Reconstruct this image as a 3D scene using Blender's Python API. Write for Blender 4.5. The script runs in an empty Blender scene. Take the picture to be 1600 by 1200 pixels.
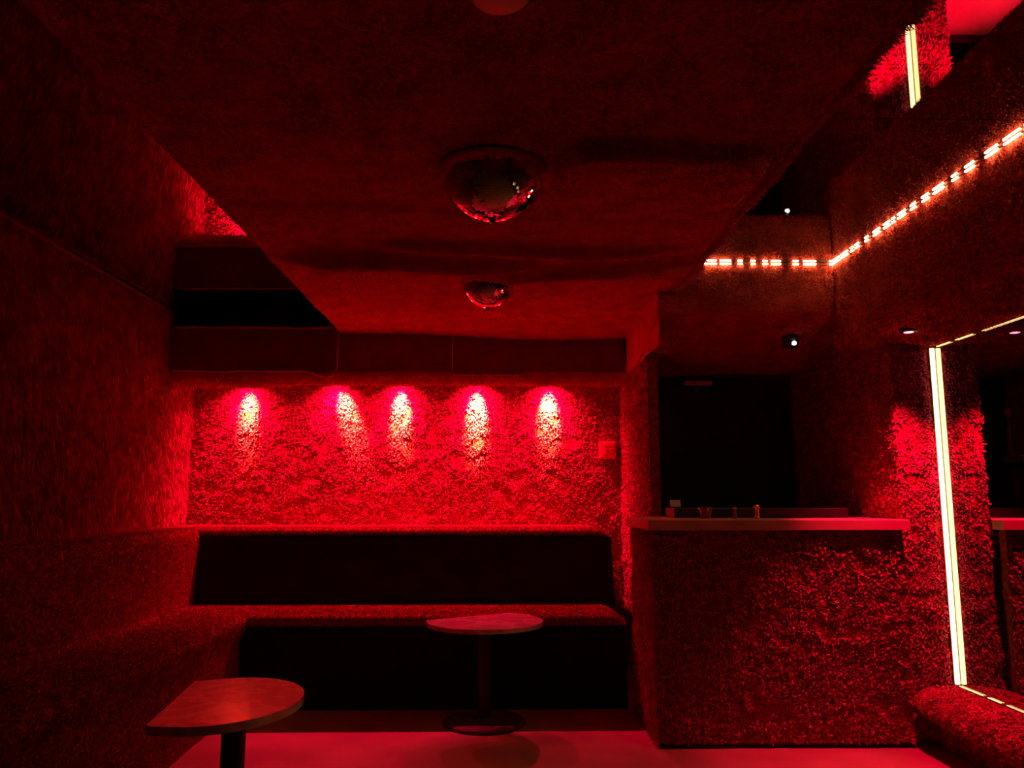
import bpy, bmesh, math, random
import numpy as np
from mathutils import Vector, Matrix

random.seed(7)
RNG = np.random.default_rng(7)
SC = bpy.context.scene
COL = SC.collection

# ------------------------------------------------------------------ camera, exposure, world
EYE = 1.15                       # camera height; the room's +Y runs to the wall of downlights
FPX = 1230.0                     # focal length in pixels of the 1600 x 1200 frame
PITCH = math.atan(177 / FPX)
YAW = math.atan(21 / FPX)
cd = bpy.data.cameras.new('camera')
cd.sensor_width = 36.0
cd.lens = 36.0 * FPX / 1600.0
cd.clip_start = 0.02
cam = bpy.data.objects.new('camera', cd)
cam.location = (0, 0, EYE)
cam.rotation_euler = (math.pi / 2 + PITCH, 0, -YAW)
COL.objects.link(cam)
SC.camera = cam
SC.view_settings.view_transform = 'Standard'
SC.view_settings.look = 'None'
SC.view_settings.exposure = 0.0
SC.view_settings.gamma = 1.0
SC.view_settings.use_curve_mapping = False
w = bpy.data.worlds.new('world')
SC.world = w
w.use_nodes = True
w.node_tree.nodes['Background'].inputs[0].default_value = (0.0, 0.0, 0.0, 1)
w.node_tree.nodes['Background'].inputs[1].default_value = 0.0
SC.cycles.max_bounces = 8
SC.cycles.diffuse_bounces = 5
SC.cycles.glossy_bounces = 5
SC.cycles.sample_clamp_indirect = 20.0
SC.cycles.caustics_reflective = False

RED = (1.0, 0.002, 0.056)        # the lamps' red
AMBER = (1.0, 1.0, 0.20)        # their bare warm centre
HOT = (1.0, 0.03, 0.012)          # red right round that centre
WARM = (1.0, 0.66, 0.27)         # LED tape

# ------------------------------------------------------------------ materials
def mat(name, base, rough=0.8, metal=0.0, var=None, scale=30.0, bump=0.0, bscale=200.0, emit=None, estr=0.0, sheen=0.0, spec=0.5, detail=4.0):
    m = bpy.data.materials.new(name)
    m.use_nodes = True
    nt = m.node_tree
    b = nt.nodes['Principled BSDF']
    b.inputs['Base Color'].default_value = (*base, 1)
    b.inputs['Roughness'].default_value = rough
    b.inputs['Metallic'].default_value = metal
    b.inputs['Specular IOR Level'].default_value = spec
    if sheen:
        b.inputs['Sheen Weight'].default_value = sheen
        b.inputs['Sheen Tint'].default_value = (*base, 1)
    tc = nt.nodes.new('ShaderNodeTexCoord')
    if var:
        n = nt.nodes.new('ShaderNodeTexNoise')
        n.inputs['Scale'].default_value = scale
        n.inputs['Detail'].default_value = detail
        nt.links.new(tc.outputs['Object'], n.inputs['Vector'])
        r = nt.nodes.new('ShaderNodeValToRGB')
        r.color_ramp.elements[0].position = 0.36
        r.color_ramp.elements[1].position = 0.64
        r.color_ramp.elements[0].color = (*base, 1)
        r.color_ramp.elements[1].color = (*var, 1)
        nt.links.new(n.outputs['Fac'], r.inputs['Fac'])
        nt.links.new(r.outputs['Color'], b.inputs['Base Color'])
    if bump:
        n2 = nt.nodes.new('ShaderNodeTexNoise')
        n2.inputs['Scale'].default_value = bscale
        n2.inputs['Detail'].default_value = 3
        nt.links.new(tc.outputs['Object'], n2.inputs['Vector'])
        bp = nt.nodes.new('ShaderNodeBump')
        bp.inputs['Strength'].default_value = bump
        bp.inputs['Distance'].default_value = 0.01
        nt.links.new(n2.outputs['Fac'], bp.inputs['Height'])
        nt.links.new(bp.outputs['Normal'], b.inputs['Normal'])
    if emit:
        b.inputs['Emission Color'].default_value = (*emit, 1)
        b.inputs['Emission Strength'].default_value = estr
    return m

M = {}
M['shag'] = mat('shag_carpet', (0.42, 0.055, 0.12), 1.0, var=(0.74, 0.10, 0.22), scale=28, spec=0.0)
M['fur'] = mat('long_fur', (0.40, 0.05, 0.10), 1.0, var=(0.64, 0.09, 0.17), scale=14, spec=0.05)
M['backing'] = mat('carpet_backing', (0.22, 0.03, 0.028), 1.0, var=(0.38, 0.055, 0.05), scale=40, bump=0.6, bscale=90, spec=0.0)
M['short'] = mat('short_carpet', (0.47, 0.062, 0.048), 1.0, var=(0.64, 0.092, 0.07), scale=10, bump=1.0, bscale=130, spec=0.0, sheen=0.9)
M['black_cloth'] = mat('black_upholstery', (0.014, 0.010, 0.010), 0.85, var=(0.022, 0.016, 0.016), scale=8, spec=0.15)
M['black_wall'] = mat('black_paint', (0.02, 0.014, 0.014), 0.8, var=(0.03, 0.02, 0.02), scale=5, spec=0.2)
M['black_metal'] = mat('black_metal', (0.02, 0.018, 0.018), 0.45, var=(0.03, 0.026, 0.026), scale=20)
M['base_metal'] = mat('dull_base_metal', (0.13, 0.09, 0.085), 0.65, var=(0.16, 0.11, 0.10), scale=12, spec=0.2)
M['floor'] = mat('screed_floor', (0.38, 0.27, 0.16), 0.6, var=(0.54, 0.38, 0.23), scale=2.2, bump=0.08, bscale=30, spec=0.3)
M['mirror'] = mat('mirror', (0.55, 0.53, 0.52), 0.015, 1.0)
M['tile'] = mat('mirror_tile', (0.85, 0.83, 0.82), 0.04, 1.0)
M['wood'] = mat('pale_wood', (0.56, 0.24, 0.20), 0.5, var=(0.66, 0.30, 0.25), scale=6, bump=0.05, bscale=60)
M['white_plastic'] = mat('white_plastic', (0.75, 0.72, 0.70), 0.5, var=(0.70, 0.67, 0.65), scale=3)
M['grey_plastic'] = mat('grey_plastic', (0.30, 0.28, 0.28), 0.5, var=(0.36, 0.34, 0.33), scale=9)
M['brass'] = mat('brass', (0.92, 0.72, 0.42), 0.30, 1.0, var=(0.80, 0.56, 0.26), scale=20)
M['glass_red'] = mat('red_tinted_cup', (0.35, 0.07, 0.06), 0.3, var=(0.42, 0.09, 0.08), scale=10)
M['board'] = mat('dark_board', (0.16, 0.035, 0.03), 0.8, var=(0.20, 0.045, 0.04), scale=6)
M['cord'] = mat('carpet_binding', (0.72, 0.18, 0.15), 1.0, var=(0.82, 0.22, 0.18), scale=50, spec=0)
M['led'] = mat('led_tape_glow', (0.9, 0.8, 0.6), 0.4, emit=WARM, estr=50.0)
M['led_low'] = mat('led_tape_glow_covered', (0.9, 0.8, 0.6), 0.4, emit=WARM, estr=1.6)
M['led_bar'] = mat('led_bar_glow', (0.95, 0.9, 0.8), 0.4, emit=(1.0, 0.72, 0.27), estr=4.4)
M['lens'] = mat('lamp_lens_glow', (0.8, 0.3, 0.3), 0.4, emit=(1.0, 0.12, 0.22), estr=9.0)
M['ir'] = mat('camera_light', (0.9, 0.9, 0.9), 0.3, emit=(0.9, 0.9, 1.0), estr=4.0)

def marble():
    m = mat('marble_top', (0.62, 0.46, 0.42), 0.18)
    nt = m.node_tree
    b = nt.nodes['Principled BSDF']
    tc = nt.nodes.new('ShaderNodeTexCoord')
    n = nt.nodes.new('ShaderNodeTexNoise')
    n.inputs['Scale'].default_value = 3.5
    n.inputs['Detail'].default_value = 5
    n.inputs['Distortion'].default_value = 1.6
    nt.links.new(tc.outputs['Object'], n.inputs['Vector'])
    r = nt.nodes.new('ShaderNodeValToRGB')
    e = r.color_ramp.elements
    e[0].position, e[0].color = 0.44, (0.56, 0.42, 0.38, 1)
    e[1].position, e[1].color = 0.56, (0.60, 0.46, 0.42, 1)
    k = r.color_ramp.elements.new(0.50)
    k.color = (0.86, 0.70, 0.64, 1)
    nt.links.new(n.outputs['Fac'], r.inputs['Fac'])
    nt.links.new(r.outputs['Color'], b.inputs['Base Color'])
    return m
M['marble'] = marble()

# ------------------------------------------------------------------ helpers
def link(name, me, m, parent=None):
    o = bpy.data.objects.new(name, me)
    COL.objects.link(o)
    if m is not None and len(me.materials) == 0:
        me.materials.append(M[m] if isinstance(m, str) else m)
    if parent is not None:
        o.parent = parent
        o.matrix_parent_inverse = Matrix.Identity(4)
        if parent.type == 'EMPTY' or parent.location.length > 0:
            o.location = -parent.matrix_basis.translation if o.location.length == 0 else o.location
    return o

def tag(o, label, cat, group=None, kind=None):
    o['label'] = label
    if cat:
        o['category'] = cat
    if group:
        o['group'] = group
    if kind:
        o['kind'] = kind
    return o

def thing(name, label, cat, loc=(0, 0, 0), group=None):
    o = bpy.data.objects.new(name, None)
    o.empty_display_size = 0.1
    o.location = loc
    COL.objects.link(o)
    return tag(o, label, cat, group)

def part(name, bm, m, parent, smooth=False):
    """bm in world coordinates -> mesh stored relative to the parent's origin"""
    off = Vector((0, 0, 0))
    p = parent
    while p is not None:
        off += Vector(p.location)
        p = p.parent
    if off.length:
        bmesh.ops.translate(bm, verts=bm.verts, vec=-off)
    bmesh.ops.recalc_face_normals(bm, faces=bm.faces)
    me = bpy.data.meshes.new(name)
    bm.to_mesh(me)
    bm.free()
    if smooth:
        me.polygons.foreach_set('use_smooth', [True] * len(me.polygons))
    o = bpy.data.objects.new(name, me)
    me.materials.append(M[m])
    COL.objects.link(o)
    if parent is not None:
        o.parent = parent
    return o

def bbox(x0, x1, y0, y1, z0, z1, bev=0.0, seg=2):
    bm = bmesh.new()
    vs = [bm.verts.new((x, y, z)) for z in (z0, z1) for y in (y0, y1) for x in (x0, x1)]
    for f in ((0, 1, 3, 2), (4, 6, 7, 5), (0, 4, 5, 1), (2, 3, 7, 6), (0, 2, 6, 4), (1, 5, 7, 3)):
        bm.faces.new([vs[i] for i in f])
    bmesh.ops.recalc_face_normals(bm, faces=bm.faces)
    if bev:
        bmesh.ops.bevel(bm, geom=bm.edges[:] , offset=bev, segments=seg, affect='EDGES', profile=0.5)
    return bm

def lathe(c, prof, n=40):
    """prof = [(radius, z)...] from the bottom up, about the vertical through c"""
    bm = bmesh.new()
    rings = []
    for r, z in prof:
        if r < 1e-5:
            rings.append([bm.verts.new((c[0], c[1], c[2] + z))])
        else:
            rings.append([bm.verts.new((c[0] + r * math.cos(2 * math.pi * k / n), c[1] + r * math.sin(2 * math.pi * k / n), c[2] + z)) for k in range(n)])
    for a, b in zip(rings[:-1], rings[1:]):
        for k in range(n):
            k2 = (k + 1) % n
            if len(a) == 1 and len(b) == 1:
                continue
            if len(a) == 1:
                bm.faces.new((a[0], b[k2], b[k]))
            elif len(b) == 1:
                bm.faces.new((a[k], a[k2], b[0]))
            else:
                bm.faces.new((a[k], a[k2], b[k2], b[k]))
    for rg in (rings[0], rings[-1]):
        if len(rg) > 1:
            bm.faces.new(rg)
    return bm

def prism(outline, z0, z1, bev=0.0):
    bm = bmesh.new()
    a = [bm.verts.new((x, y, z0)) for x, y in outline]
    b = [bm.verts.new((x, y, z1)) for x, y in outline]
    n = len(a)
    bot = bm.faces.new(a[::-1])
    top = bm.faces.new(b)
    for k in range(n):
        bm.faces.new((a[k], a[(k + 1) % n], b[(k + 1) % n], b[k]))
    if bev:
        ed = list(set(list(top.edges) + list(bot.edges)))
        bmesh.ops.bevel(bm, geom=ed, offset=bev, segments=2, affect='EDGES', profile=0.5)
    return bm

def tube(pts, r, n=8):
    bm = bmesh.new()
    pts = [Vector(p) for p in pts]
    rings = []
    for i, p in enumerate(pts):
        t = (pts[min(i + 1, len(pts) - 1)] - pts[max(i - 1, 0)]).normalized()
        u = t.orthogonal().normalized() if i == 0 else (u - t * u.dot(t)).normalized()
        v = t.cross(u)
        rr = r[i] if isinstance(r, (list, tuple)) else r
        rings.append([bm.verts.new(p + (u * math.cos(2 * math.pi * k / n) + v * math.sin(2 * math.pi * k / n)) * rr) for k in range(n)])
    for a, b in zip(rings[:-1], rings[1:]):
        for k in range(n):
            bm.faces.new((a[k], a[(k + 1) % n], b[(k + 1) % n], b[k]))
    bm.faces.new(rings[0][::-1])
    bm.faces.new(rings[-1])
    return bm

def noise2(u, v, seed=0):
    """smooth value noise on arrays, period of one unit per cell"""
    r = np.random.default_rng(1000 + seed)
    tab = r.random((64, 64)) * 2 - 1
    iu, iv = np.floor(u).astype(int), np.floor(v).astype(int)
    fu, fv = u - iu, v - iv
    fu, fv = fu * fu * (3 - 2 * fu), fv * fv * (3 - 2 * fv)
    a, b = tab[iu % 64, iv % 64], tab[(iu + 1) % 64, iv % 64]
    c, d = tab[iu % 64, (iv + 1) % 64], tab[(iu + 1) % 64, (iv + 1) % 64]
    return (a * (1 - fu) + b * fu) * (1 - fv) + (c * (1 - fu) + d * fu) * fv

def fbm(u, v, seed=0, octaves=3):
    s, a, t = 0, 1.0, 0
    for k in range(octaves):
        s = s + a * noise2(u * 2 ** k + 17.3 * k, v * 2 ** k + 5.1 * k, seed + k)
        t += a
        a *= 0.5
    return s / t

def grid_normals(P):
    du = np.gradient(P, axis=0)
    dv = np.gradient(P, axis=1)
    n = np.cross(du, dv)
    return n / (np.linalg.norm(n, axis=2, keepdims=True) + 1e-12)

def raw_mesh(name, verts, quads=None, tris=None, smooth=False):
    me = bpy.data.meshes.new(name)
    nq = 0 if quads is None else len(quads)
    ntr = 0 if tris is None else len(tris)
    me.vertices.add(len(verts))
    me.vertices.foreach_set('co', np.asarray(verts, dtype=np.float32).ravel())
    loops = []
    if nq:
        loops.append(np.asarray(quads, dtype=np.int32).ravel())
    if ntr:
        loops.append(np.asarray(tris, dtype=np.int32).ravel())
    loops = np.concatenate(loops)
    me.loops.add(len(loops))
    me.loops.foreach_set('vertex_index', loops)
    starts = np.concatenate([np.arange(nq) * 4, nq * 4 + np.arange(ntr) * 3]).astype(np.int32)
    me.polygons.add(nq + ntr)
    me.polygons.foreach_set('loop_start', starts)
    me.polygons.foreach_set('use_smooth', np.full(nq + ntr, smooth, dtype=bool))
    me.update(calc_edges=True)
    me.validate()
    return me

def attach(name, me, m, parent):
    o = bpy.data.objects.new(name, me)
    me.materials.append(M[m])
    COL.objects.link(o)
    if parent is not None:
        o.parent = parent
        off = Vector((0, 0, 0))
        p = parent
        while p is not None:
            off += Vector(p.location)
            p = p.parent
        o.location = -off
    return o

def sheet(name, P, m, parent, smooth=True):
    """P: (nu, nv, 3) grid of points -> one surface"""
    nu, nv = P.shape[:2]
    i = np.arange((nu - 1))[:, None] * nv + np.arange(nv - 1)[None, :]
    q = np.stack([i, i + nv, i + nv + 1, i + 1], axis=-1).reshape(-1, 4)
    me = raw_mesh(name, P.reshape(-1, 3), quads=q, smooth=smooth)
    return attach(name, me, m, parent)

def plane_grid(o, du, dv, step=0.03):
    """flat grid from corner o along du and dv (normal du x dv)"""
    o, du, dv = map(np.asarray, (o, du, dv))
    nu = max(2, int(np.linalg.norm(du) / step) + 1)
    nv = max(2, int(np.linalg.norm(dv) / step) + 1)
    u = np.linspace(0, 1, nu)[:, None, None]
    v = np.linspace(0, 1, nv)[None, :, None]
    return o + u * du + v * dv

def extrude_grid(profile, a0, a1, axis, step=0.03, pstep=0.02):
    """profile: [(p, z)...] swept along axis ('x': p is y; 'y': p is x)"""
    pr = np.array(profile, float)
    seg = np.linalg.norm(np.diff(pr, axis=0), axis=1)
    s = np.concatenate([[0], np.cumsum(seg)])
    n = max(2, int(s[-1] / pstep))
    t = np.linspace(0, s[-1], n)
    pp = np.stack([np.interp(t, s, pr[:, 0]), np.interp(t, s, pr[:, 1])], axis=1)
    for _ in range(2):
        pp[1:-1] = (pp[:-2] + 2 * pp[1:-1] + pp[2:]) / 4
    na = max(2, int(abs(a1 - a0) / step))
    a = np.linspace(a0, a1, na)
    G = np.zeros((na, n, 3))
    if axis == 'x':
        G[..., 0] = a[:, None]
        G[..., 1] = pp[None, :, 0]
    else:
        G[..., 1] = a[:, None]
        G[..., 0] = pp[None, :, 0]
    G[..., 2] = pp[None, :, 1]
    return G

def relief(P, amp, scale, seed=0, flip=False):
    N = grid_normals(P)
    if flip:
        N = -N
    s = P[..., 0] * 0.9 + P[..., 1] * 1.1
    d = fbm(s * scale + 40, P[..., 2] * scale + P[..., 1] * scale * 0.35 + 40, seed)
    return P + N * (d * amp)[..., None]

def fur(name, P, m, parent, spacing=0.012, length=0.03, width=0.008, droop=(0, 0, -1), droop_amt=0.5, curl=0.5,
        clump=9.0, flip=False, seed=0, segs=3, mask=None, pits=0.0, outward=1.0):
    """pile of tapered, bent tufts standing on the surface P; one joined mesh"""
    r = np.random.default_rng(seed + 50)
    nu, nv = P.shape[:2]
    N = grid_normals(P)
    if flip:
        N = -N
    e1 = P[1:, :-1] - P[:-1, :-1]
    e2 = P[:-1, 1:] - P[:-1, :-1]
    area = np.linalg.norm(np.cross(e1, e2), axis=2)
    tot = area.sum()
    cnt = int(tot / spacing ** 2)
    cdf = np.cumsum(area.ravel()) / tot
    idx = np.searchsorted(cdf, (np.arange(cnt) + r.random(cnt)) / cnt)
    idx = np.minimum(idx, area.size - 1)
    iu, iv = np.unravel_index(idx, area.shape)
    fu, fv = r.random(cnt)[:, None], r.random(cnt)[:, None]
    def lerp(A):
        return (A[iu, iv] * (1 - fu) + A[iu + 1, iv] * fu) * (1 - fv) + (A[iu, iv + 1] * (1 - fu) + A[iu + 1, iv + 1] * fu) * fv
    B, Nn = lerp(P), lerp(N)
    Nn /= np.linalg.norm(Nn, axis=1, keepdims=True)
    if mask is not None:
        k = mask(B, r)
        B, Nn = B[k], Nn[k]
        cnt = len(B)
    s = B[:, 0] * 0.9 + B[:, 1] * 1.13
    tz = B[:, 2] + B[:, 1] * 0.31
    c1 = fbm(s * clump, tz * clump, seed + 3, 2)
    c2 = fbm(s * clump + 31, tz * clump + 11, seed + 7, 2)
    c3 = fbm(s * clump * 0.35, tz * clump * 0.35, seed + 9, 2)
    T1 = np.cross(Nn, np.array([0.13, 0.31, 0.94]))
    bad = np.linalg.norm(T1, axis=1) < 0.2
    T1[bad] = np.cross(Nn[bad], np.array([1.0, 0.2, 0]))
    T1 /= np.linalg.norm(T1, axis=1, keepdims=True)
    T2 = np.cross(Nn, T1)
    L = length * (0.65 + 0.7 * r.random(cnt)) * (1 + 0.35 * c1)
    if pits:
        L *= np.where(c3 + 0.5 * c1 < -0.33, 1 - pits, 1.0)
    L = L[:, None]
    g = np.asarray(droop, float)[None, :] * droop_amt
    lean = T1 * (c1 * 1.2 + r.normal(0, 0.5, cnt))[:, None] * curl + T2 * (c2 * 1.2 + r.normal(0, 0.5, cnt))[:, None] * curl
    d0 = Nn * outward + lean + g * 0.4
    d0 /= np.linalg.norm(d0, axis=1, keepdims=True)
    wob = (T1 * r.normal(0, 1, cnt)[:, None] + T2 * r.normal(0, 1, cnt)[:, None]) * curl * 0.9
    d1 = Nn * 0.55 * outward + lean * 1.2 + g + wob
    d1 /= np.linalg.norm(d1, axis=1, keepdims=True)
    d2 = Nn * 0.15 * outward + lean + g * 1.6 - wob * 0.8
    d2 /= np.linalg.norm(d2, axis=1, keepdims=True)
    side = np.cross(d0, r.normal(0, 1, (cnt, 3)))
    side /= np.linalg.norm(side, axis=1, keepdims=True) + 1e-9
    W = (width * (0.7 + 0.6 * r.random(cnt)))[:, None]
    p0 = B - Nn * 0.004
    if segs == 3:
        p1 = p0 + d0 * L * 0.40
        p2 = p1 + d1 * L * 0.35
        p3 = p2 + d2 * L * 0.30
        V = np.stack([p0 - side * W * .4, p0 + side * W * .4, p1 - side * W * .55, p1 + side * W * .55, p2 - side * W * .42, p2 + side * W * .42, p3], axis=1)
        b = np.arange(cnt)[:, None] * 7
        Q = np.concatenate([b + np.array([[0, 1, 3, 2]]), b + np.array([[2, 3, 5, 4]])])
        T = b + np.array([[4, 5, 6]])
    else:
        p1 = p0 + d0 * L * 0.5
        p3 = p1 + d1 * L * 0.55
        V = np.stack([p0 - side * W * .5, p0 + side * W * .5, p1 - side * W * .45, p1 + side * W * .45, p3], axis=1)
        b = np.arange(cnt)[:, None] * 5
        Q = b + np.array([[0, 1, 3, 2]])
        T = b + np.array([[2, 3, 4]])
    me = raw_mesh(name, V.reshape(-1, 3), quads=Q, tris=T, smooth=False)
    o = attach(name, me, m, parent)
    o['kind'] = 'stuff'
    return o

def struct(name, bm, m, label=None, cat=None):
    o = part(name, bm, m, None)
    o['kind'] = 'structure'
    if label:
        o['label'] = label
    if cat:
        o['category'] = cat
    return o

def spot(name, parent, loc, aim, power, color, half_deg, blend, radius):
    l = bpy.data.lights.new(name, 'SPOT')
    l.energy = power
    l.color = color
    l.spot_size = math.radians(2 * half_deg)
    l.spot_blend = blend
    l.shadow_soft_size = radius
    o = bpy.data.objects.new(name, l)
    d = Vector(aim) - Vector(loc)
    o.rotation_euler = d.to_track_quat('-Z', 'Y').to_euler()
    o.location = Vector(loc) - (Vector(parent.location) if parent else Vector((0, 0, 0)))
    COL.objects.link(o)
    if parent:
        o.parent = parent
    return o

# ------------------------------------------------------------------ dimensions of the room (metres)
XL, XM = -2.26, 2.20             # left wall, mirror on the right wall
YB, YR = 5.80, -1.6              # wall of downlights, wall behind the camera
ZM, ZP = 2.43, 2.265             # mirror ceiling, lowered carpet panel
PX0, PX1 = -1.092, 0.984         # the panel's long edges
YS, ZS, ZU = 5.30, 1.963, 2.045  # soffit front, its lip and its underside
XF, YF = 1.85, 4.18              # faces of the two bulkheads
YL = 5.68                       # line of the soffit's downlights
# x, sideways lean of the warm centre, warm watts, red watts, spill watts
DL = [(-1.83, 0.00, 260, 160, 100), (-1.19, 0.07, 280, 160, 100), (-0.717, 0.0, 420, 165, 100), (-0.16, 0.0, 850, 175, 100), (0.37, 0.0, 480, 160, 100)]
DLL = ['soffit downlight in the corner beside the furry left wall', 'soffit downlight with a leaning yellowish beam beside the corner lamp', 'soffit downlight washing the wall between the leaning beam and the brightest',
       'brightest soffit downlight, its white beam below the access panel', 'soffit downlight at the partition end of the row']
def ZSL(x):
    return ZU - 0.004
LAMPS = [(d[0], YL) for d in DL]
BARLAMP = (1.945, 3.63, 1.928)
def clear_lamps(B):
    k = np.ones(len(B), bool)
    for x, y in LAMPS + [BARLAMP[:2]]:
        k &= (B[:, 0] - x) ** 2 + (B[:, 1] - y) ** 2 > 0.07 ** 2
    return k

# ------------------------------------------------------------------ structure
fl = struct('floor', bbox(-2.7, 2.7, YR - 0.1, YB + 0.1, -0.1, 0.0), 'floor', 'smooth bare screed floor glowing red', 'floor')

wb = struct('wall_back', bbox(-2.6, 2.6, YB, YB + 0.12, 0, 2.75), 'backing', 'tufted red carpet wall under the row of downlights', 'wall')
P = relief(plane_grid((XL, YB - 0.012, 0.0), (0.90 - XL, 0, 0), (0, 0, 2.1), 0.03), 0.005, 6, 1)
sheet('carpet', P, 'backing', wb)
fur('carpet_pile', P, 'shag', wb, 0.0074, 0.021, 0.0086, droop_amt=0.45, curl=0.95, clump=24, seed=1, pits=0.45,
    mask=lambda B, r: (B[:, 2] > 0.92) | (B[:, 0] > 0.6))

wl = struct('wall_left', bbox(XL - 0.12, XL, YR, YB, 0, 2.75), 'backing', 'left wall covered in long combed red fur', 'wall')
P = relief(plane_grid((XL + 0.012, 0.4, 0.92), (0, YB - 0.41, 0), (0, 0, ZM - 0.93), 0.04), 0.014, 1.6, 2)
sheet('fur_backing', P, 'backing', wl)
fur('fur_pile', P, 'fur', wl, 0.0098, 0.060, 0.0045, droop_amt=2.4, curl=0.20, clump=3.5, seed=2, segs=2, outward=0.5)

struct('wall_rear', bbox(-2.6, 2.6, YR - 0.1, YR, 0, 2.75), 'backing', 'dark carpeted wall behind the viewer', 'wall')

wr = struct('wall_right', bbox(1.99, 2.75, 3.90, YB, 0, 2.75), 'backing', 'tufted red carpet return wall beside the bar counter', 'wall')
P = relief(plane_grid((1.985, 3.892, 0.0), (0.21, 0, 0), (0, 0, 1.98), 0.03), 0.008, 6, 3)
sheet('carpet', P, 'backing', wr)
fur('carpet_pile', P, 'shag', wr, 0.0062, 0.021, 0.0078, droop_amt=0.45, curl=0.95, clump=26, seed=3, pits=0.5)
P = relief(plane_grid((1.982, 5.25, 0.9), (0, -1.36, 0), (0, 0, 1.25), 0.03), 0.008, 6, 4)
sheet('carpet', P, 'backing', wr)
fur('carpet_pile', P, 'shag', wr, 0.0095, 0.018, 0.0070, droop_amt=0.45, curl=0.8, clump=20, seed=4, pits=0.5)

struct('wall_mirror_backing', bbox(XM + 0.02, 2.75, YR, 3.90, 0, 2.75), 'black_wall', 'black wall that carries the tall mirror', 'wall')

# mirror ceiling: sheets of mirror with thin joints under a dark slab
ce = struct('ceiling', bbox(-2.6, 2.6, YR, YB, ZM + 0.012, ZM + 0.15), 'black_wall', 'mirrored ceiling either side of the carpeted panel', 'ceiling')
ys = [YR, -0.45, 0.87, 2.51, YF]
for x0, x1 in ((PX1 - 0.1, XF + 0.02), (XL, PX0 + 0.1)):
    for a, b in zip(ys[:-1], ys[1:]):
        part('mirror_panel', bbox(x0, x1, a + 0.0015, b - 0.0015, ZM, ZM + 0.010), 'mirror', ce)
part('mirror_panel', bbox(XL, PX0 + 0.1, YF + 0.0015, YB - 0.01, ZM, ZM + 0.010), 'mirror', ce)

# lowered ceiling panel
cp = struct('ceiling_panel', bbox(PX0 + 0.01, PX1 - 0.01, YR, YS + 0.1, ZP + 0.012, ZM), 'backing', 'wide lowered ceiling panel wrapped in rumpled red carpet', 'ceiling')
P = plane_grid((PX0, YR, ZP), (0, YS + 0.05 - YR, 0), (PX1 - PX0, 0, 0), 0.015)
X, Y = P[..., 0], P[..., 1]
def ridge(y0, amp, wid, x0, x1, soft=0.25):
    win = 1 / (1 + np.exp(-(X - x0) / (soft * 0.25))) / (1 + np.exp((X - x1) / (soft * 0.25)))
    d = Y - y0
    return amp * win * np.exp(-np.where(d < 0, (d / (wid * 0.13)) ** 2, (d / wid) ** 2))
dip = 0.006 * fbm(X * 1.4 + 9, Y * 1.4 + 9, 21) + 0.005 * fbm(X * 1.2 + 3, Y * 9 + 3, 22) + 0.0022 * fbm(X * 12, Y * 30, 29, 2)
dip += ridge(3.50 + 0.04 * np.sin(X * 4.4 + 0.6) - 0.05 * X, 0.085, 0.20, -0.95, 0.14)
dip += ridge(3.38 + 0.05 * np.sin(X * 3.4), 0.055, 0.16, -0.50, 0.73)
dip += ridge(3.66 + 0.04 * np.sin(X * 3.7 + 2.2), 0.080, 0.20, 0.0, 0.90)
dip += ridge(3.02 + 0.09 * np.sin(X * 2.2), 0.012, 0.22, -1.0, 0.9)
dip += ridge(4.52 + 0.07 * np.sin(X * 3.3), 0.012, 0.22, -1.0, 0.9)
hx, hy = np.abs((X - 0.55) / 0.34), np.abs((Y - 0.06 * X - 2.63) / 0.30)
q = (hx ** 5 + hy ** 5) ** 0.2
dip += 0.060 * np.clip((1.12 - q) / 0.14, 0, 1) ** 1.2 * np.clip(1.15 - 0.55 * (Y - 2.3) / 0.6, 0.4, 1)
dip += np.clip((Y - 4.75) / 0.55, 0, 1) ** 2 * (0.002 + 0.022 * (1 + np.cos((X - 0.45) * 2.4)))
edge = np.minimum(X - PX0, PX1 - X)
dip -= 0.010 * np.clip(1 - edge / 0.03, 0, 1) ** 2
P = P.copy()
P[..., 2] -= dip
P[..., 0] += np.where(X > PX1 - 0.02, 0.010 * noise2(Y * 6, Y * 0 + 0.5, 3), 0)
sheet('carpet', P, 'short', cp)
fur('carpet_edge', P[:, -4:], 'shag', cp, 0.0055, 0.026, 0.003, droop=(0.9, 0, -0.3), droop_amt=0.7, curl=0.9, seed=8, segs=2,
    mask=lambda B, r: B[:, 1] > 1.2)
fur('carpet_nap', P, 'short', cp, 0.011, 0.012, 0.0042, droop=(1, 0, 0), droop_amt=0.6, curl=0.8, clump=12, seed=9, segs=2,
    mask=lambda B, r: B[:, 1] > 1.3)

# soffit over the wall of downlights: dark boards in front, carpet under and over its lower lip
so = struct('soffit', bbox(XL, 0.86, YS + 0.010, YB, ZU + 0.012, ZP + 0.02), 'board', 'dark boarded soffit with a carpeted underside above the bench', 'soffit')
prof = [(YS + 0.010, 2.010), (YS - 0.006, 1.995), (YS - 0.004, 1.965), (YS + 0.02, 1.925), (YS + 0.05, 1.903), (YS + 0.075, 1.912), (YS + 0.09, 1.95), (YS + 0.11, ZU), (YB - 0.02, ZU)]
P = extrude_grid(prof, XL, 0.87, 'x', 0.03, 0.012)
lipf = np.clip((ZU - 0.03 - P[..., 2]) / 0.1, 0, 1)
P[..., 2] += lipf * (0.013 * fbm(P[..., 0] * 2.8 + 3, P[..., 1] * 0.5, 31, 2) - 0.020 * np.clip((-1.33 - P[..., 0]) / 0.27, 0, 1) - 0.010 * np.exp(-((P[..., 0] - 0.71) / 0.11) ** 2))
sheet('carpet', P, 'short', so)
fur('carpet_lip', P, 'short', so, 0.009, 0.018, 0.005, droop_amt=0.5, curl=0.8, seed=10, segs=2, flip=True, mask=lambda B, r: clear_lamps(B))
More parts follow.
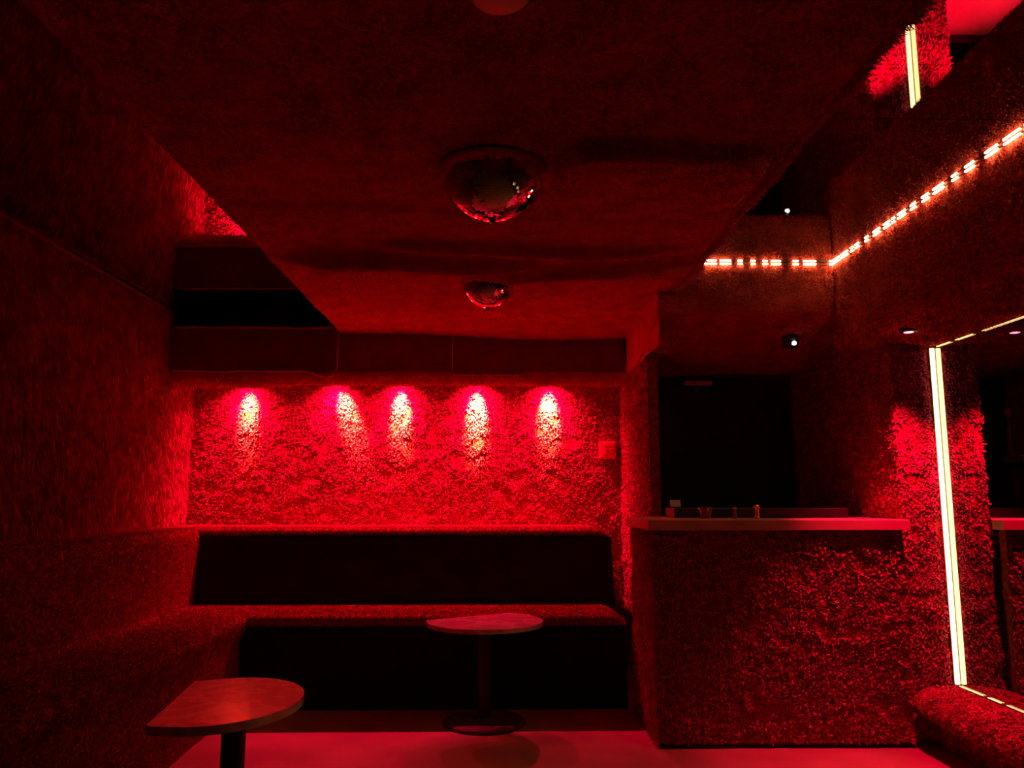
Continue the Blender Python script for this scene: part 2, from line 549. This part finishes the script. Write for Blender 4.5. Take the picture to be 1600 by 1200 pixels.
ap = part('access_panel', bbox(-0.3135, 0.156, YS - 0.004, YS + 0.012, ZS + 0.012, 2.250), 'board', so)
part('lit_edge_strip', bbox(-0.319, -0.3135, YS - 0.010, YS + 0.012, ZS + 0.007, 2.250), 'cord', ap)  # paler strips paint the light caught on the panel's left and bottom edges
part('lit_edge_strip', bbox(-0.3135, 0.161, YS - 0.010, YS + 0.012, ZS + 0.007, ZS + 0.012), 'cord', ap)
def wob(pts, seed, amp=0.006, n=60):
    pts = np.array(pts, float)
    s = np.concatenate([[0], np.cumsum(np.linalg.norm(np.diff(pts, axis=0), axis=1))])
    t = np.linspace(0, s[-1], n)
    out = np.stack([np.interp(t, s, pts[:, k]) for k in range(3)], axis=1)
    for _ in range(3):
        out[1:-1] = (out[:-2] + 2 * out[1:-1] + out[2:]) / 4
    out[:, 2] += amp * noise2(t * 14, t * 0 + 0.5, seed)
    out[:, 0] += amp * noise2(t * 14 + 9, t * 0 + 0.5, seed + 1)
    return [tuple(p) for p in out]
part('front_board', bbox(XL, 0.86, YS, YS + 0.03, 1.985, ZP + 0.02), 'board', so)
bd = part('overlap_board', bbox(XL + 0.02, PX0 - 0.004, YS - 0.012, YS + 0.01, 2.000, ZP + 0.030, 0.004), 'board', so)
part('carpet_seam', tube(wob([(XL + 0.06, YS - 0.014, 1.995), (-1.78, YS - 0.014, 1.991), (-1.30, YS - 0.014, 1.993), (-1.24, YS - 0.016, 1.968), (-1.13, YS - 0.016, 1.950), (-1.10, YS - 0.014, 1.982), (-1.095, YS - 0.014, 2.256)], 5), 0.0045, 6), 'cord', bd)
part('carpet_seam', tube(wob([(XL + 0.05, YS - 0.006, ZP + 0.032), (-1.14, YS - 0.006, ZP + 0.028)], 6, 0.004), 0.011, 6), 'short', bd)

# bulkhead over the bar, meeting the mirror ceiling in a line of LED tape
bb = struct('bulkhead', bbox(0.93, XF + 0.02, YF + 0.05, YB, 2.17, ZM + 0.01), 'backing', 'carpeted bulkhead over the bar counter with LED tape along its top', 'bulkhead')
prof = [(YF, ZM), (YF, 2.22), (YF + 0.025, 2.15), (YF + 0.10, 2.123), (4.55, 2.06), (4.85, 1.985), (5.25, 1.970), (5.30, 1.99)]
P = extrude_grid(prof, 0.872, 2.0, 'x', 0.03, 0.02)
top = np.clip((ZM - P[..., 2]) / 0.2, 0, 1)
P[..., 2] += top * 0.020 * fbm(P[..., 0] * 3 + 3, P[..., 1] * 3, 41, 2)
P[..., 1] += top * 0.016 * fbm(P[..., 0] * 4 + 3, P[..., 2] * 4, 43, 2)
sheet('carpet', P, 'short', bb)
fur('carpet_pile', P, 'short', bb, 0.009, 0.018, 0.005, droop_amt=0.4, curl=0.9, seed=11, segs=2, flip=True)
P2 = plane_grid((0.874, 5.30, 1.975), (0, -1.11, 0), (0, 0, 0.34), 0.03)
sheet('carpet', relief(P2, 0.008, 5, 7), 'short', bb)

# bulkhead along the mirror wall
br = struct('bulkhead', bbox(XF + 0.06, 2.75, YR, 4.22, 1.985, ZM + 0.01), 'backing', 'carpeted bulkhead along the mirror with LED tape above and below', 'bulkhead')
prof = [(XF, ZM), (XF, 2.18), (XF - 0.005, 2.02), (XF + 0.008, 1.968), (XF + 0.05, 1.943), (2.0, 1.928), (XM + 0.02, 1.905)]
P = extrude_grid(prof, 0.6, 4.26, 'y', 0.03, 0.02)
top = np.clip((ZM - P[..., 2]) / 0.2, 0, 1) * np.clip((XM - P[..., 0]) / 0.1, 0, 1)
P[..., 0] += top * 0.016 * fbm(P[..., 1] * 2.5 + 3, P[..., 2] * 3, 51, 2)
P[..., 2] += top * 0.010 * fbm(P[..., 1] * 3.5 + 3, P[..., 0] * 5, 53, 2)
sheet('carpet', P, 'short', br)
fur('carpet_pile', P, 'short', br, 0.0085, 0.018, 0.0048, droop_amt=0.4, curl=0.9, seed=12, segs=2, flip=False, mask=lambda B, r: (B[:, 1] > 1.5) & (clear_lamps(B) | (B[:, 2] > 2.0)))
bm = bmesh.new()
bm.faces.new([bm.verts.new((x, 4.26, z)) for x, z in prof + [(XM + 0.02, ZM)]])
part('end_cap', bm, 'short', br)

# partition between the bench and the bar, and the bar's dark back wall
pt = struct('partition', bbox(0.905, 0.96, 4.68, YB, 0, 2.17), 'backing', 'narrow carpeted partition between the bench and the bar', 'partition')
P = relief(plane_grid((0.902, YB, 0.0), (0, -1.12, 0), (0, 0, 2.1), 0.03), 0.006, 6, 5)
sheet('carpet', P, 'backing', pt)
fur('carpet_pile', P, 'shag', pt, 0.011, 0.026, 0.008, droop_amt=0.5, curl=0.8, clump=16, seed=5, pits=0.5, flip=False)
struct('wall_bar', bbox(0.96, 1.99, 5.25, 5.35, 0, 2.17), 'black_wall', 'black wall at the back of the bar recess', 'wall')

# ------------------------------------------------------------------ the padded sill, the tall mirror and the LED tapes
si = struct('trim_1', bbox(2.085, XM + 0.02, YR, 3.90, 0.0, 0.235), 'backing', 'padded carpet sill under the tall mirror', 'sill')
prof = [(2.075, 0.0), (2.075, 0.12), (2.02, 0.135), (1.96, 0.155), (1.940, 0.19), (1.962, 0.232), (2.01, 0.252), (2.08, 0.255), (XM - 0.002, 0.250)]
P = extrude_grid(prof, 1.4, 3.885, 'y', 0.025, 0.012)
P[..., 0] += 0.012 * fbm(P[..., 1] * 4, P[..., 2] * 6, 61, 2) * np.clip((XM - P[..., 0]) / 0.1, 0, 1)
ends = np.clip((P[..., 1] - 3.80) / 0.085, 0, 1)
P[..., 0] += ends * 0.03 * (P[..., 2] > 0.11) * (P[..., 0] < 2.05)
sheet('carpet', P, 'backing', si)
fur('carpet_pile', P, 'fur', si, 0.0068, 0.024, 0.0065, droop_amt=0.4, curl=0.85, clump=18, seed=13, flip=True, pits=0.4)

mi = tag(part('wall_mirror', bbox(XM, XM + 0.012, YR + 0.02, 3.885, 0.245, 1.915), 'mirror', None), 'tall wall mirror framed by warm LED tape', 'mirror')

def led_run(name, label, pts, gaps, m, size=0.006, group=None):
    t = thing(name, label, 'light strip', pts[0])
    for a, b in zip(pts[:-1], pts[1:]):
        a, b = Vector(a), Vector(b)
        d = (b - a)
        Ln = d.length
        d.normalize()
        s = 0.0
        while s < Ln - 0.01:
            l = min(random.uniform(*gaps[0]), Ln - s)
            p, q = a + d * s, a + d * (s + l)
            mx = [max(p[k], q[k]) + size / 2 for k in range(3)]
            mn = [min(p[k], q[k]) - size / 2 for k in range(3)]
            part('led', bbox(mn[0], mx[0], mn[1], mx[1], mn[2], mx[2]), m, t)
            s += l + random.uniform(*gaps[1])
    for a, b in zip(pts[:-1], pts[1:]):
        mx = [max(a[k], b[k]) + 0.002 for k in range(3)]
        mn = [min(a[k], b[k]) - 0.002 for k in range(3)]
        part('tape', bbox(mn[0], mx[0], mn[1], mx[1], mn[2], mx[2]), 'grey_plastic', t)
    return t
led_run('led_strip', 'dashed warm LED strip where bulkheads meet the mirror ceiling', [(1.06, YF - 0.010, ZM - 0.009), (XF - 0.012, YF - 0.010, ZM - 0.009), (XF - 0.012, 1.7, ZM - 0.009)], ((0.015, 0.09), (0.02, 0.085)), 'led', 0.006)
led_run('led_strip', 'thin warm LED line between the sill padding and the mirror', [(XM - 0.006, 3.87, 0.262), (XM - 0.006, 1.4, 0.262)], ((0.08, 0.3), (0.01, 0.05)), 'led_low', 0.004)
led_run('led_strip', 'thin warm LED line between the bulkhead underside and mirror top', [(XM - 0.006, 3.84, 1.898), (XM - 0.006, 1.0, 1.898)], ((0.05, 0.3), (0.02, 0.08)), 'led_low', 0.004)
t = thing('led_bar', 'bright upright warm LED bar at the edge of the tall mirror', 'light strip', (XM - 0.01, 3.88, 0.265))
part('diffuser', bbox(XM - 0.025, XM - 0.006, 3.862, 3.876, 0.27, 1.893, 0.003), 'led_bar', t)
part('channel', bbox(XM - 0.026, XM - 0.002, 3.876, 3.884, 0.265, 1.897), 'grey_plastic', t)

# ------------------------------------------------------------------ benches
be = thing('corner_bench', 'built-in corner bench, black-fronted under the lights, long red fur along the wall', 'bench', (-0.4, 4.6, 0))
bx0, bx1 = -1.44, 0.715
part('base', bbox(bx0, bx1, 4.52, 5.20, 0.0, 0.44), 'black_cloth', be)
bm = bmesh.new()
vs = [[bm.verts.new((x, y, z)) for (y, z) in ((4.965, 0.43), (5.12, 0.90), (5.3, 0.90), (5.3, 0.43))] for x in (-1.95, 0.72)]
for k in range(4):
    bm.faces.new((vs[0][k], vs[0][(k + 1) % 4], vs[1][(k + 1) % 4], vs[1][k]))
bm.faces.new(vs[0]); bm.faces.new(vs[1][::-1])
part('backrest', bm, 'black_cloth', be)
prof = [(4.55, 0.44), (4.50, 0.45), (4.478, 0.475), (4.49, 0.497), (4.54, 0.505), (5.0, 0.500)]
P = extrude_grid(prof, -1.9, bx1, 'x', 0.03, 0.015)
endt = np.clip((P[..., 0] - (bx1 - 0.10)) / 0.10, 0, 1) ** 2
P[..., 2] -= endt * 0.045 * (P[..., 2] > 0.47)
P[..., 1] += endt * 0.06 * (P[..., 1] < 4.6)
se = sheet('seat', P, 'backing', be)
fur('seat_pile', P, 'fur', be, 0.0085, 0.026, 0.007, droop_amt=0.4, curl=0.85, clump=14, seed=14, flip=True)
prof = [(5.22, 0.89), (5.16, 0.898), (5.128, 0.915), (5.132, 0.938), (5.175, 0.955), (YB, 0.950)]
P = extrude_grid(prof, -1.95, 0.73, 'x', 0.03, 0.015)
endt = np.clip((P[..., 0] - 0.61) / 0.12, 0, 1) ** 2
P[..., 2] -= endt * 0.05 * (P[..., 2] > 0.90)
sheet('ledge', P, 'backing', be)
fur('ledge_pile', P, 'fur', be, 0.0085, 0.028, 0.007, droop_amt=0.45, curl=0.85, clump=14, seed=15, flip=True)

bl = be
prof = [(-1.425, 0.0), (-1.42, 0.38), (-1.385, 0.44), (-1.365, 0.478), (-1.40, 0.505), (-1.50, 0.510), (-1.86, 0.495), (-1.875, 0.54), (-1.895, 0.88), (-1.905, 0.935), (-1.95, 0.953), (XL, 0.950)]
P = extrude_grid(prof, 1.3, 4.53, 'y', 0.035, 0.022)
P[..., 0] += 0.014 * fbm(P[..., 1] * 2.2, P[..., 2] * 2.5, 71, 2)
P[..., 2] += 0.010 * fbm(P[..., 1] * 2.2 + 7, P[..., 0] * 2.5, 73, 2) * (P[..., 2] > 0.3)
sheet('upholstery', P, 'backing', bl)
fur('fur_pile', P, 'fur', bl, 0.0092, 0.065, 0.0055, droop_amt=1.8, curl=0.42, clump=8, pits=0.5, seed=16, segs=2, outward=0.6, flip=True)
# the corner of the side bench's back and ledge, reaching the wall behind the back bench
prof = [(-1.86, 0.49), (-1.875, 0.54), (-1.895, 0.88), (-1.905, 0.935), (-1.95, 0.953), (XL, 0.950)]
P = extrude_grid(prof, 4.50, YB, 'y', 0.035, 0.022)
P[..., 0] += 0.008 * fbm(P[..., 1] * 2.2, P[..., 2] * 2.5, 75, 2)
sheet('upholstery', P, 'backing', bl)
fur('fur_pile', P, 'fur', bl, 0.0085, 0.042, 0.005, droop_amt=1.3, curl=0.4, clump=5, seed=17, segs=2, outward=0.6, flip=True)
part('core', bbox(-2.24, -1.45, 1.3, 4.52, 0.0, 0.47), 'backing', bl)

# ------------------------------------------------------------------ bar counter
ct = thing('bar_counter', 'carpet-clad bar counter with a pale timber top', 'counter', (1.35, 4.15, 0))
part('body', bbox(0.76, 1.945, 3.835, 4.44, 0.02, 0.99), 'backing', ct)
P = relief(plane_grid((0.742, 3.826, 0.03), (1.205, 0, 0), (0, 0, 0.96), 0.025), 0.008, 7, 81)
sheet('front_carpet', P, 'backing', ct)
fur('front_pile', P, 'shag', ct, 0.0064, 0.021, 0.0076, droop_amt=0.6, curl=0.95, clump=30, seed=18, pits=0.5)
P = relief(plane_grid((0.748, 4.45, 0.0), (0, -0.625, 0), (0, 0, 0.99), 0.025), 0.006, 7, 83)
sheet('side_carpet', P, 'backing', ct)
fur('side_pile', P, 'fur', ct, 0.0080, 0.030, 0.006, droop_amt=1.2, curl=0.4, clump=10, seed=19, segs=2, outward=0.6)
part('plinth', bbox(0.775, 1.94, 3.84, 4.44, 0.0, 0.03), 'black_metal', ct)
part('counter_top', bbox(0.716, 1.975, 3.797, 4.47, 0.993, 1.043, 0.003), 'wood', ct)

# things on the counter
z = 1.043
o = tag(part('bar_rail', bbox(0.93, 1.86, 4.20, 4.42, z, z + 0.052, 0.006), 'black_metal', None), 'long low black box along the back of the counter', 'box')
t = thing('brass_tap', 'small shiny brass post standing on the counter edge', 'tap', (1.305, 4.0, z))
part('post', lathe((1.305, 4.0, z), [(0.015, 0), (0.015, 0.004), (0.011, 0.012), (0.010, 0.03), (0.011, 0.042), (0.010, 0.05)], 20), 'brass', t, True)
part('knob', lathe((1.305, 4.0, z + 0.05), [(0.010, 0), (0.015, 0.004), (0.016, 0.012), (0.012, 0.018), (0, 0.020)], 20), 'brass', t, True)
t = thing('cup', 'dull red tapered cup beside the black rail', 'cup', (1.07, 4.10, z))
part('bowl', lathe((1.07, 4.10, z), [(0.022, 0), (0.024, 0.004), (0.036, 0.055), (0.034, 0.055), (0.022, 0.008), (0, 0.008)], 28), 'glass_red', t, True)
part('rim', lathe((1.07, 4.10, z), [(0.036, 0.053), (0.038, 0.055), (0.036, 0.057), (0.034, 0.055)], 28), 'glass_red', t, True)
t = thing('bottle', 'tiny dark pink bottle between cup and brass post', 'bottle', (1.215, 4.08, z))
part('body', lathe((1.215, 4.08, z), [(0.010, 0), (0.011, 0.004), (0.011, 0.030), (0.006, 0.038), (0.006, 0.045)], 18), 'glass_red', t, True)
part('cap', lathe((1.215, 4.08, z + 0.045), [(0.009, 0), (0.010, 0.003), (0.009, 0.012), (0, 0.014)], 18), 'cord', t, True)
t = thing('folded_card', 'pale folded card on the counter beside the partition', 'card', (0.955, 4.30, z + 0.052))
for s, a in ((1, 0.35), (-1, 0.5)):
    bm = bbox(0.93, 0.985, 4.299, 4.301, z + 0.052, z + 0.092)
    bmesh.ops.rotate(bm, verts=bm.verts, cent=(0.95, 4.30, z + 0.092), matrix=Matrix.Rotation(a * s, 3, 'X'))
    part('leaf', bm, 'white_plastic', t)

# things in the bar recess
t = thing('wall_batten', 'slim pale batten on the black bar wall', 'fitting', (1.34, 5.245, 1.90))
part('bar', bbox(1.250, 1.438, 5.22, 5.25, 1.896, 1.928, 0.004), 'white_plastic', t)
for zz in (1.868, 1.954):
    part('screw', lathe((1.33, 5.246, zz), [(0.008, -0.004), (0.008, 0.004)], 10), 'grey_plastic', t)
tag(part('cable', tube(wob([(1.35, 5.235, 1.945), (1.49, 5.235, 1.957), (1.56, 5.235, 1.963), (1.60, 5.235, 1.958), (1.74, 5.235, 1.950)], 8, 0.004, 40), 0.003, 6), 'grey_plastic', None), 'thin grey cable strung under the bulkhead above the batten', 'cable')
tag(part('cable', tube(wob([(1.94, 4.62, 1.90), (1.93, 4.80, 1.905), (1.94, 5.0, 1.93), (1.95, 5.2, 1.965)], 9, 0.004, 40), 0.003, 6), 'grey_plastic', None), 'thin grey cable sloping along the carpet return wall', 'cable')
t = thing('shelf', 'small timber shelf fixed inside the bar on the partition', 'shelf', (1.02, 5.12, 1.40))
part('board', bbox(0.96, 1.015, 5.04, 5.245, 1.38, 1.42, 0.003), 'wood', t)
part('bracket', bbox(0.96, 1.00, 5.11, 5.13, 1.32, 1.38), 'black_metal', t)
t = thing('bottle', 'tall pale bottle standing on the small bar shelf', 'bottle', (0.99, 5.19, 1.42))
part('body', lathe((0.99, 5.19, 1.42), [(0.022, 0), (0.024, 0.005), (0.024, 0.17), (0.012, 0.21), (0.011, 0.26)], 24), 'glass_red', t, True)
part('cap', lathe((0.99, 5.19, 1.68), [(0.014, 0), (0.020, 0.01), (0.020, 0.05), (0.014, 0.06)], 24), 'cord', t, True)

# dome camera under the bar bulkhead
c = (1.70, 4.48, 2.050)
t = thing('security_camera', 'round black security camera under the bulkhead with white light', 'camera', c)
part('mount', lathe(c, [(0.045, 0.0), (0.045, 0.03), (0.03, 0.04)], 28), 'black_metal', t, True)
part('housing', lathe(c, [(0, -0.048), (0.018, -0.044), (0.034, -0.032), (0.044, -0.012), (0.045, 0.0)], 28), 'black_metal', t, True)
part('light', lathe((c[0] + 0.006, c[1] - 0.040, c[2] - 0.018), [(0, -0.013), (0.011, -0.009), (0.014, 0), (0.011, 0.009), (0, 0.013)], 14), 'ir', t, True)

# switch box on the carpet wall
t = thing('switch_box', 'square wall switch box on the lit carpet beside the partition', 'switch', (0.795, 5.74, 1.488))
part('box', bbox(0.735, 0.855, 5.730, 5.80, 1.430, 1.553, 0.004), 'cord', t)
part('cover', bbox(0.747, 0.852, 5.717, 5.732, 1.439, 1.548, 0.003), 'cord', t)
pl = part('plate', bbox(0.763, 0.839, 5.711, 5.719, 1.452, 1.536, 0.002), 'cord', t)
part('key', bbox(0.774, 0.799, 5.705, 5.713, 1.466, 1.502, 0.002), 'cord', t)
part('key', bbox(0.805, 0.829, 5.705, 5.713, 1.466, 1.502, 0.002), 'cord', t)
part('label_slot', bbox(0.774, 0.829, 5.707, 5.713, 1.512, 1.526, 0.001), 'cord', t)

# ------------------------------------------------------------------ tables
t = thing('pedestal_table', 'low marble table with a rounded front standing before the black-fronted bench', 'table', (-0.07, 4.257, 0))
c = (-0.07, 4.257, 0)
out = []
for k in range(96):
    a = 2 * math.pi * k / 96
    x, y = c[0] + 0.305 * math.cos(a), c[1] + 0.300 * math.sin(a)
    if (x + 0.372) * -0.479 + (y - 4.29) * 0.879 < 0.0:      # one side is cut straight
        out.append((a if a > math.radians(130) else a + 2 * math.pi, x, y))
part('table_top', prism([(x, y) for a, x, y in sorted(out)], 0.490, 0.512, 0.002), 'marble', t)
part('pole', lathe(c, [(0.034, 0.022), (0.034, 0.470), (0.08, 0.474), (0.08, 0.490)], 28), 'black_metal', t)
part('base', lathe(c, [(0.208, 0.0), (0.212, 0.006), (0.210, 0.014), (0.200, 0.020), (0.05, 0.026), (0.036, 0.034)], 64), 'base_metal', t)

t = thing('pedestal_table', 'low marble table with one straight cut side by the furry bench', 'table', (-0.83, 2.62, 0))
c = (-0.83, 2.62, 0)
out = []
cx, cy, r = -0.885, 2.645, 0.308
a0, a1 = math.radians(-104), math.radians(116)
for k in range(49):
    a = a0 + (a1 - a0) * k / 48
    out.append((cx + r * math.cos(a) * 0.83, cy + r * math.sin(a)))
out += [(-1.066, 2.905), (-0.998, 2.362), (-0.978, 2.344)]
part('table_top', prism(out, 0.486, 0.512, 0.003), 'marble', t)
part('pole', lathe(c, [(0.037, 0.022), (0.037, 0.466), (0.09, 0.470), (0.09, 0.486)], 28), 'black_metal', t)
part('base', lathe(c, [(0.208, 0.0), (0.212, 0.006), (0.210, 0.014), (0.200, 0.020), (0.05, 0.026), (0.038, 0.034)], 64), 'base_metal', t)

# ------------------------------------------------------------------ half mirror balls and the detector
def mirror_dome(loc, r, label, rows, seed):
    t = thing('mirror_ball', label, 'mirror ball', loc, 'half mirror balls on the ceiling panel')
    c = Vector(loc)
    prof = [(0, -r * 0.985)] + [(r * 0.985 * math.sin(a), -r * 0.985 * math.cos(a)) for a in [math.pi / 2 * k / 14 for k in range(1, 15)]] + [(r * 0.985, 0.02)]
    part('dome', lathe(loc, prof, 48), 'black_metal', t, True)
    part('rim', lathe(loc, [(r * 1.0, -0.004), (r * 1.03, -0.002), (r * 1.03, 0.02), (r * 1.0, 0.02)], 56), 'black_metal', t, True)
    bm = bmesh.new()
    rr = random.Random(seed)
    for i in range(rows):
        a = math.pi / 2 * (i + 0.5) / rows + 0.03
        da = math.pi / 2 / rows * 0.94 / 2
        if a > math.pi / 2:
            break
        n = max(4, int(2 * math.pi * math.sin(a) / (math.pi / 2 / rows)))
        for k in range(n):
            b = 2 * math.pi * (k + 0.5 * (i % 2)) / n
            nrm = Vector((math.sin(a) * math.cos(b), math.sin(a) * math.sin(b), -math.cos(a)))
            u = Vector((-math.sin(b), math.cos(b), 0))
            v = nrm.cross(u)
            jn = (nrm + u * rr.gauss(0, 0.028) + v * rr.gauss(0, 0.028)).normalized()
            u2 = (u - jn * u.dot(jn)).normalized()
            v2 = jn.cross(u2)
            hu = math.pi * math.sin(a) / n * 0.95 * r
            hv = da * r
            p = c + nrm * r
            bm.faces.new([bm.verts.new(p + u2 * sx * hu + v2 * sy * hv) for sx, sy in ((-1, -1), (1, -1), (1, 1), (-1, 1))])
    o = part('mirror_tiles', bm, 'tile', t)
    o['kind'] = 'stuff'
    part('bottom_cap', lathe((loc[0], loc[1], loc[2] - r), [(0, -0.012), (0.008, -0.010), (0.013, 0.0), (0.013, 0.006)], 16), 'black_metal', t, True)
    return t
mirror_dome((-0.022, 2.56, ZP - 0.004), 0.181, 'larger half mirror ball on the ceiling panel beside the raised hatch', 30, 3)
mirror_dome((-0.058, 3.995, ZP - 0.004), 0.136, 'smaller half mirror ball on the ceiling panel behind the carpet folds', 24, 4)
c = (0.0, 1.592, ZP)
t = thing('ceiling_disc', 'round flat white disc fitting on the carpeted ceiling panel', 'ceiling fitting', c)
part('body', lathe(c, [(0.060, -0.030), (0.066, -0.024), (0.068, 0.0)], 40), 'white_plastic', t, True)
part('face', lathe(c, [(0, -0.034), (0.056, -0.033), (0.060, -0.030)], 40), 'white_plastic', t, True)

# ------------------------------------------------------------------ lamps
def downlight(loc, label, group, aims):
    t = thing('downlight', label, 'downlight', loc, group)
    part('trim_ring', lathe(loc, [(0.030, -0.003), (0.040, -0.003), (0.043, 0.0), (0.042, 0.03), (0.030, 0.03)], 28), 'black_metal', t, True)
    part('lens', lathe((loc[0], loc[1], loc[2] + 0.004), [(0, -0.010), (0.015, -0.009), (0.029, -0.005), (0.029, 0.002), (0, 0.002)], 24), 'lens', t)
    for (aim, power, col, half, blend) in aims:
        spot('lamp', t, (loc[0], loc[1], loc[2] - 0.020), aim, power, col, half, blend, 0.02)
    return t

def lampset(x, lean, core, wide, spill):
    z0 = ZSL(x)
    out = [((x + lean, YB - 0.02, z0 - 0.24), core * 1.3, AMBER, 17, 1.0),
           ((x + lean, YB - 0.02, z0 - 0.25), 600, HOT, 19, 1.0),
           ((x + lean * 0.5, YL + 0.12, z0 - 1.0), wide, RED, 37, 0.65)]
    out.append(((x, YL, z0 - 1.0), spill, RED, 66, 1.0))
    return out
for (x, lean, core, wide, spill), lb in zip(DL, DLL):
    downlight((x, YL, ZSL(x)), lb, 'downlights in the soffit above the bench', lampset(x, lean, core, wide, spill))
downlight(BARLAMP, 'red downlight in the bulkhead underside above the counter end', None, [
    ((1.97, 3.70, 0.9), 200, RED, 37, 0.7)])
